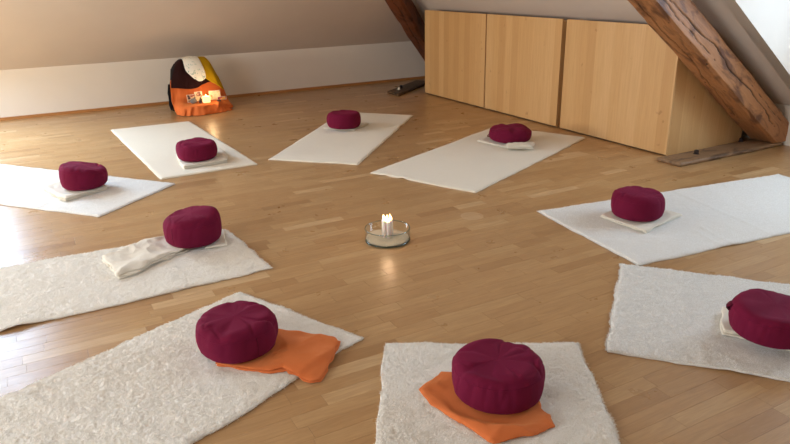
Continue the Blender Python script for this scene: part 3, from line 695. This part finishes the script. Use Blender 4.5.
def foot_plank(label, c0, direc, L, wd, th, mat, bolts, seed, name='foot_plank', skew=0):
    d = Vector(direc).normalized(); s_ = Vector((-d.y, d.x, 0))
    t = thing(name, label, 'plank', (c0[0], c0[1], .001))
    n, m = 90, 16; ps = []
    x = np.linspace(0, L, n)[:, None]; y = np.linspace(0, wd, m)[None, :]
    edge = np.minimum(np.minimum(x, L - x), np.minimum(y, wd - y))
    yy = y + .008 * fbm(x * 5 + seed, np.sign(y - wd / 2) * 2 + seed, 3) * (np.abs(y / wd - .5) * 2)
    xx = x + .006 * vn(y * 30 + seed, x * 0 + seed) * (np.abs(x / L - .5) * 2) ** 8
    xx = xx + skew * y * (1 - x / L)
    z = th + .003 * fbm(x * 4 + seed, y * 30, 3) - .005 * np.exp(-edge / .006)
    P = np.stack([d.x * xx + s_.x * yy, d.y * xx + s_.y * yy, z + 0 * xx], -1)
    top = P.reshape(-1, 3); ii = np.arange(n * m).reshape(n, m)
    ring = list(ii[0, :-1]) + list(ii[:-1, -1]) + list(ii[-1, :0:-1]) + list(ii[:0:-1, 0]); low = top[ring].copy(); low[:, 2] = 0
    F = np.stack([ii[:-1, :-1], ii[:-1, 1:], ii[1:, 1:], ii[1:, :-1]], -1).reshape(-1, 4).tolist(); M = len(ring)
    F += [[ring[a], ring[(a + 1) % M], n * m + (a + 1) % M, n * m + a] for a in range(M)] + [[n * m + a for a in range(M)]]
    # plank grain runs along local x of its own board
    Rz = Matrix.Rotation(math.atan2(d.y, d.x), 3, 'Z'); Vv = np.concatenate([top, low]) @ np.array(Rz)
    o = fixn(mesh('board', Vv, F, mat, t)); o.rotation_euler = (0, 0, math.atan2(d.y, d.x))
    for (u, v, r, hh, m_) in bolts:
        p = d * u + s_ * v
        vv, ff = lathe([(0, 0), (r * 1.5, 0), (r * 1.5, .003), (r, .004), (r, hh * .8), (r * .8, hh), (0, hh)], 6, (p.x, p.y, th - .002))
        fixn(mesh('bolt', vv, ff, m_, t, False))
    return t
foot_plank('weathered grey-brown plank under the foot of the knotty timber', (4.22, 3.245), (1, .0, 0), 1.25, .225, PT - .004, M_old,
           [(.33, .13, .017, .034, M_iron), (.985, .205, .016, .03, M_iron)], 3)
M_knob = m_plain('white_plastic_cap', (225, 220, 205), .4)
foot_plank('dark weathered plank on the floor left of the leftmost cabinet', (3.995, 7.215), (.788, .616, 0), 1.15, .235, PT - .004, M_oldd,
           [(.30, .13, .016, .03, M_knob), (.42, .15, .022, .04, M_iron)], 6, skew=.72)

# ------------------------------------------------------------------ candle bowl
BX, BY = 1.625, 3.095
t = thing('glass_bowl', 'wide low clear glass bowl holding sand and candles on the bare floor', 'bowl', (BX, BY, .0006))
R_ = .127
vv, ff = lathe([(0, 0), (R_ - .012, 0), (R_ - .003, .004), (R_, .014), (R_, .072), (R_ - .0015, .0745), (R_ - .004, .073), (R_ - .0045, .016), (R_ - .012, .009), (0, .008)], 72)
fixn(mesh('bowl_body', vv, ff, M_bowl, t))
vv, ff = tube([(R_ * .984 * math.cos(a), R_ * .984 * math.sin(a), .0745) for a in np.linspace(0, 2 * math.pi, 64, endpoint=False)], .0028, 8, True)
fixn(mesh('rim', vv, ff, m_glass('rim_glass', (.62, .74, .76, 1), .12), t))
vv, ff = tube([(R_ * .965 * math.cos(a), R_ * .965 * math.sin(a), .0065) for a in np.linspace(0, 2 * math.pi, 64, endpoint=False)], .005, 8, True)
fixn(mesh('base_ring', vv, ff, m_glass('base_glass', (.45, .62, .60, 1), .12), t))
ts = NT('pale_sand', .95, .1); sv = ts.coord(); ts.col(ts.mix(ts.noise(sv, 300, 2), lin((206, 190, 164)), lin((176, 158, 130)))); ts.bump(ts.noise(sv, 350, 3), .6, .002)
nn = 40; prof = []
V, F = [], []
for i in range(15):
    r = (R_ - .007) * i / 14
    for k in range(nn):
        a = 2 * math.pi * k / nn; V.append((BX + r * math.cos(a), BY + r * math.sin(a), .018 + .007 * (1 - (r / R_) ** 2) + .006 * float(vn(r * 40 * math.cos(a) + 9, r * 40 * math.sin(a))) + .006 * math.sin(a) * r / R_))
for i in range(14):
    for k in range(nn): F.append([i * nn + k, i * nn + (k + 1) % nn, (i + 1) * nn + (k + 1) % nn, (i + 1) * nn + k])
for k in range(nn):
    a = 2 * math.pi * k / nn; V.append((BX + (R_ - .009) * math.cos(a), BY + (R_ - .009) * math.sin(a), .0105))
F += [[14 * nn + k, 14 * nn + (k + 1) % nn, 15 * nn + (k + 1) % nn, 15 * nn + k] for k in range(nn)] + [[15 * nn + k for k in range(nn)]]
tag(fixn(mesh('sand', V, F, ts.m)), 'pale sand filling the bottom of the glass bowl', 'sand', None, 'stuff')
tw = NT('white_wax', .45); tw.col(lin((240, 226, 216))); tw.b.inputs['Subsurface Weight'].default_value = .5; tw.b.inputs['Subsurface Radius'].default_value = (.03, .015, .008)
tw.b.inputs['Emission Color'].default_value = lin((255, 170, 130)); tw.b.inputs['Emission Strength'].default_value = .0
M_wick = m_plain('black_wick', (30, 22, 20), .9)
def m_flame(s, c=(255, 196, 120)):
    m = bpy.data.materials.new('candle_flame'); m.use_nodes = True; q = m.node_tree; q.nodes.clear()
    o = q.nodes.new('ShaderNodeOutputMaterial'); e = q.nodes.new('ShaderNodeEmission'); e.inputs[0].default_value = lin(c); e.inputs[1].default_value = s
    q.links.new(e.outputs[0], o.inputs[0]); return m
M_flame = m_flame(18)
def flame(p, h, r, parent, mat):
    prof = [(0, 0), (r * .6, h * .06), (r, h * .25), (r * .85, h * .45), (r * .45, h * .72), (r * .15, h * .92), (0, h)]
    vv, ff = lathe(prof, 10, p); return fixn(mesh('flame', vv, ff, mat, parent))
rc = .0106; k = 0
for (a, rr) in [(0, 0)] + [(i * math.pi / 3 + .3, .0214) for i in range(6)]:
    x, y = BX + rr * math.cos(a), BY + rr * math.sin(a); hh = .098 + .005 * math.sin(k * 2.3)
    t = thing('taper_candle', 'slim white lit candle in the tight bundle standing in the sand bowl', 'candle', (x, y, .024), 0, 'bundle of lit tapers in the bowl')
    vv, ff = lathe([(0, -.008), (rc, -.008), (rc, hh - .004), (rc * .9, hh), (rc * .5, hh - .002), (0, hh - .003)], 20); wx_ = fixn(mesh('wax', vv, ff, tw.m, t))
    vv, ff = tube([(0, 0, hh - .004), (.001, 0, hh + .004), (.002, .001, hh + .008)], .0008, 6); mesh('wick', vv, ff, M_wick, wx_)
    flame((0, 0, hh + .003), .024 + .006 * math.cos(k * 1.7), .0056, t, M_flame); k += 1
pl = bpy.data.lights.new('candle_glow', 'POINT'); pl.energy = .8; pl.color = (1, .66, .40); pl.shadow_soft_size = .02
po = bpy.data.objects.new('candle_glow', pl); C.objects.link(po); po.location = (BX, BY, .17)

# ------------------------------------------------------------------ draped altar by the knee wall
def catmull(P, n):
    P = np.array(P, float); m = len(P); t = np.linspace(0, m - 1, n); i = np.clip(t.astype(int), 0, m - 2); f = (t - i).reshape((-1,) + (1,) * (P.ndim - 1))
    g = lambda k: P[np.clip(k, 0, m - 1)]
    a, b, c, d = g(i - 1), g(i), g(i + 1), g(i + 2)
    return .5 * (2 * b + (c - a) * f + (2 * a - 5 * b + 4 * c - d) * f ** 2 + (3 * b - a - 3 * c + d) * f ** 3)
def sheet(name, ctl, mat, label=None, cat=None, folds=.01, fs=7, nu=60, nv=50, seed=1, th=.006, parent=None, fdir=(0, -1, 0)):
    G = catmull(ctl, nv); G = np.swapaxes(catmull(np.swapaxes(G, 0, 1), nu), 0, 1)   # rows x cols x 3
    v = np.linspace(0, 1, nv)[:, None]; u = np.linspace(0, 1, nu)[None]
    f = folds * (fbm(u * fs + seed + .6 * v, v * 1.6 + seed, 3) * 1.6) * (.15 + .85 * np.clip(v * 1.5, 0, 1))
    G = G + f[..., None] * np.array(fdir)
    G[..., 2] = np.maximum(G[..., 2], .004)
    n0 = nu * nv; A = G.reshape(-1, 3)
    du = np.gradient(G, axis=1); dv = np.gradient(G, axis=0); N = np.cross(du, dv); N /= np.linalg.norm(N, axis=2)[..., None] + 1e-9
    Bk = (G - N * th).reshape(-1, 3); 
    if Bk[:, 1].mean() < A[:, 1].mean(): Bk = (G + N * th).reshape(-1, 3)
    Bk[:, 2] = np.maximum(Bk[:, 2], .001)
    ii = np.arange(n0).reshape(nv, nu); F = np.stack([ii[:-1, :-1], ii[:-1, 1:], ii[1:, 1:], ii[1:, :-1]], -1).reshape(-1, 4)
    ring = list(ii[0, :-1]) + list(ii[:-1, -1]) + list(ii[-1, :0:-1]) + list(ii[:0:-1, 0]); M = len(ring)
    F = F.tolist() + (F + n0)[:, ::-1].tolist() + [[ring[a], n0 + ring[a], n0 + ring[(a + 1) % M], ring[(a + 1) % M]] for a in range(M)]
    o = fixn(mesh(name, np.concatenate([A, Bk]), F, mat, parent))
    if label: tag(o, label, cat)
    return o
# black bag standing behind everything
t = thing('canvas_bag', 'black canvas bag whose left side shows behind the draped cloths', 'bag', (1.68, 7.92, 0))
V, F = [], []
pr = [(.27, .15, 0.002), (.275, .155, .06), (.262, .15, .2), (.235, .13, .33), (.205, .105, .44), (.165, .08, .50), (.12, .05, .52), (.0, .0, .53)]
NN = 40
for (a, b, z) in pr:
    for k in range(NN):
        q = 2 * math.pi * k / NN; c_, s_ = math.cos(q), math.sin(q)
        V.append((a * np.sign(c_) * abs(c_) ** .5 + .008 * math.sin(q * 5 + z * 20), b * np.sign(s_) * abs(s_) ** .5 + (z * .12), z))
for i in range(len(pr) - 1):
    for k in range(NN): F.append([i * NN + k, i * NN + (k + 1) % NN, (i + 1) * NN + (k + 1) % NN, (i + 1) * NN + k])
F.append(list(range(NN))); fixn(mesh('bag_body', V, F, M_blk, t))
vv, ff = tube([(-.275, -.08, .30), (-.295, -.09, .2), (-.30, -.1, .08), (-.285, -.1, .02)], .016, 8); mesh('side_strap', vv, ff, M_blk, t)
# orange cloth: from the bag front, over a low ledge, to the floor
oc = [[(1.40, 7.70, .36), (1.50, 7.70, .36), (1.62, 7.70, .36), (1.76, 7.70, .36), (1.88, 7.71, .36), (1.95, 7.76, .35)],
      [(1.385, 7.67, .22), (1.49, 7.66, .22), (1.62, 7.66, .22), (1.76, 7.66, .22), (1.90, 7.67, .22), (1.99, 7.74, .22)],
      [(1.375, 7.64, .14), (1.47, 7.63, .135), (1.62, 7.635, .115), (1.76, 7.635, .115), (1.92, 7.64, .12), (2.01, 7.71, .10)],
      [(1.375, 7.60, .09), (1.46, 7.54, .11), (1.60, 7.54, .11), (1.75, 7.54, .11), (1.90, 7.56, .11), (2.02, 7.66, .06)],
      [(1.38, 7.57, .05), (1.45, 7.49, .09), (1.58, 7.43, .107), (1.75, 7.44, .107), (1.89, 7.49, .10), (2.03, 7.60, .03)],
      [(1.385, 7.55, .02), (1.45, 7.46, .05), (1.57, 7.405, .055), (1.745, 7.41, .06), (1.885, 7.47, .05), (1.995, 7.55, .012)],
      [(1.39, 7.54, .006), (1.445, 7.44, .006), (1.56, 7.385, .006), (1.75, 7.395, .006), (1.90, 7.44, .006), (2.01, 7.52, .006)]]
oc = [[(a, b + (.035 if i < 2 else .012 if i == 2 else 0), c_) for a, b, c_ in q] for i, q in enumerate(oc)]
sheet('altar_cloth', oc, M_orgb, 'orange cloth spread over the low ledge of the altar and down to the floor', 'cloth', .034, 9, 90, 90, 4, .008)
bc = [[(1.50, 7.88, .53), (1.545, 7.87, .562), (1.60, 7.87, .565), (1.68, 7.87, .565), (1.74, 7.88, .562), (1.80, 7.89, .555)],
      [(1.475, 7.77, .505), (1.53, 7.76, .55), (1.59, 7.76, .552), (1.68, 7.76, .552), (1.74, 7.77, .55), (1.81, 7.78, .54)],
      [(1.43, 7.715, .42), (1.50, 7.70, .45), (1.58, 7.695, .45), (1.67, 7.695, .45), (1.75, 7.70, .45), (1.83, 7.71, .44)],
      [(1.40, 7.68, .36), (1.48, 7.665, .37), (1.58, 7.66, .37), (1.67, 7.66, .36), (1.76, 7.665, .36), (1.85, 7.68, .36)],
      [(1.385, 7.66, .285), (1.47, 7.645, .275), (1.56, 7.64, .26), (1.66, 7.64, .265), (1.74, 7.65, .30), (1.86, 7.665, .33)]]
sheet('shawl', bc, M_brown, 'dark brown shawl draped over the left of the altar', 'shawl', .010, 6, 60, 50, 7, .008)
yc_ = [[(1.73, 7.87, .575), (1.77, 7.87, .578), (1.83, 7.88, .572), (1.85, 7.89, .55)],
       [(1.72, 7.75, .565), (1.78, 7.75, .567), (1.83, 7.76, .55), (1.865, 7.79, .52)],
       [(1.73, 7.675, .44), (1.80, 7.67, .45), (1.86, 7.69, .44), (1.905, 7.75, .42)],
       [(1.77, 7.635, .36), (1.84, 7.63, .34), (1.90, 7.65, .32), (1.95, 7.73, .31)],
       [(1.82, 7.62, .32), (1.885, 7.615, .28), (1.94, 7.64, .235), (1.975, 7.715, .21)]]
yc_ = [[(a, b - .005, c_) for a, b, c_ in q] for q in yc_]
sheet('mustard_cloth', yc_, M_yel, 'mustard yellow cloth hanging down the right side of the altar', 'cloth', .009, 5, 44, 50, 12, .007)
wc = [[(1.575, 7.93, .56), (1.62, 7.93, .572), (1.67, 7.93, .578), (1.73, 7.93, .573)],
      [(1.56, 7.76, .56), (1.61, 7.745, .57), (1.67, 7.74, .575), (1.73, 7.75, .573)],
      [(1.56, 7.665, .46), (1.62, 7.655, .465), (1.69, 7.65, .47), (1.755, 7.655, .465)],
      [(1.61, 7.635, .39), (1.65, 7.625, .38), (1.70, 7.62, .375), (1.765, 7.63, .385)],
      [(1.645, 7.625, .36), (1.675, 7.615, .335), (1.715, 7.61, .335), (1.755, 7.62, .36)]]
tw2 = NT('printed_white_cloth', .9, .1); vv_ = tw2.coord()
tw2.col(tw2.mix(tw2.ramp(tw2.noise(vv_, 28, 2, .5, 1.0), [(.60, (0, 0, 0)), (.66, (255, 255, 255))]), lin((236, 232, 218)), lin((170, 188, 176))))
wc = [[(a, b - .02, c_ + .008) for a, b, c_ in q] for q in wc]
sheet('printed_cloth', wc, tw2.m, 'small white cloth with a faint green print over the altar top', 'cloth', .005, 4, 36, 44, 15, .006)
# candle, cards, stone and figurine on the ledge
LZ = .122
t = thing('votive_candle', 'glowing square votive candle on the orange altar ledge', 'candle', (1.715, 7.50, LZ - .006))
tg = NT('glowing_wax', .5); tg.col(lin((250, 225, 190))); tg.b.inputs['Emission Color'].default_value = lin((255, 205, 130)); tg.b.inputs['Emission Strength'].default_value = 1.6
bevel(mesh('wax_block', *box(-.038, -.03, 0, .038, .03, .072), tg.m, t, False), .008, 3)
vv, ff = tube([(0, 0, .071), (0, 0, .08)], .001, 6); mesh('wick', vv, ff, M_wick, t)
flame((0, 0, .074), .018, .007, t, m_flame(20))
pl = bpy.data.lights.new('votive_glow', 'POINT'); pl.energy = 2.2; pl.color = (1, .66, .34); pl.shadow_soft_size = .03
po = bpy.data.objects.new('votive_glow', pl); C.objects.link(po); po.location = (1.745, 7.46, .27)
def m_card(name, cols, scale, seed):
    t = NT(name, .5); v = t.coord((1, 1, 1), 'obj'); n = t.noise(v, scale, 2, .5, .6)
    t.col(t.ramp(n, [(.36, cols[0]), (.46, cols[1]), (.55, cols[2]), (.64, cols[3])]))
    for nd in t.t.nodes:
        if nd.type == 'VALTORGB': nd.color_ramp.interpolation = 'CONSTANT'
    t.t.nodes['Mapping'].inputs['Location'].default_value = (seed, seed * 2, 0); return t.m
def card(x, y, w, h, rz, mat, label):
    t = thing('picture_card', label, 'card', (x, y, LZ), rz, 'small pictures on the altar ledge')
    o = mesh('print', *box(-w / 2 + .004, -.0025, .004, w / 2 - .004, .0005, h - .004), mat, t, False)
    o2 = mesh('backing', *box(-w / 2, 0, 0, w / 2, .002, h), M_white, t, False)
    for a in (o, o2): a.rotation_euler = (-.22, 0, 0)
card(1.575, 7.575, .10, .085, .15, m_card('card_print_dark', [(70, 40, 50), (212, 180, 140), (150, 60, 60), (60, 50, 60)], 22, 1.3), 'small picture card with dark figures on the left of the altar ledge')
card(1.66, 7.60, .085, .105, -.05, m_card('card_print_pale', [(220, 196, 150), (236, 216, 176), (120, 60, 50), (200, 150, 110)], 20, 4.1), 'upright beige picture card left of the votive candle')
card(1.84, 7.60, .125, .10, -.1, m_card('card_print_gold', [(226, 206, 160), (236, 220, 176), (228, 200, 140), (150, 40, 60)], 14, 7.7), 'pale golden picture card right of the votive candle')
card(1.905, 7.555, .10, .035, -.15, m_card('card_print_red', [(140, 30, 60), (160, 50, 70), (200, 150, 60), (90, 20, 40)], 16, 2.7), 'low crimson strip card at the right end of the ledge')
vv, ff = lathe([(0, 0), (.022, .002), (.034, .016), (.036, .03), (.03, .047), (.016, .056), (0, .058)], 20)
o = fixn(mesh('pebble', [(a, b * .5, c_) for a, b, c_ in vv], ff, m_plain('grey_stone', (122, 120, 116), .7))); o.location = (1.575, 7.50, LZ - .004); tag(o, 'round grey pebble at the left of the altar ledge', 'stone')
vv, ff = lathe([(0, 0), (.020, 0), (.022, .006), (.014, .014), (.016, .026), (.012, .036), (.006, .040), (.009, .048), (.007, .056), (0, .06)], 16)
o = fixn(mesh('figurine', vv, ff, m_plain('dark_resin', (52, 34, 32), .5))); o.location = (1.655, 7.515, LZ - .003); tag(o, 'tiny dark figurine between pebble and votive candle', 'figurine')
vv, ff = lathe([(0, 0), (.020, 0), (.024, .004), (.022, .012), (.008, .017), (0, .018)], 16)
o = fixn(mesh('incense_dish', vv, ff, m_plain('dark_glaze', (60, 40, 44), .35))); o.location = (1.85, 7.49, LZ - .003); tag(o, 'little dark dish right of the votive candle', 'dish')
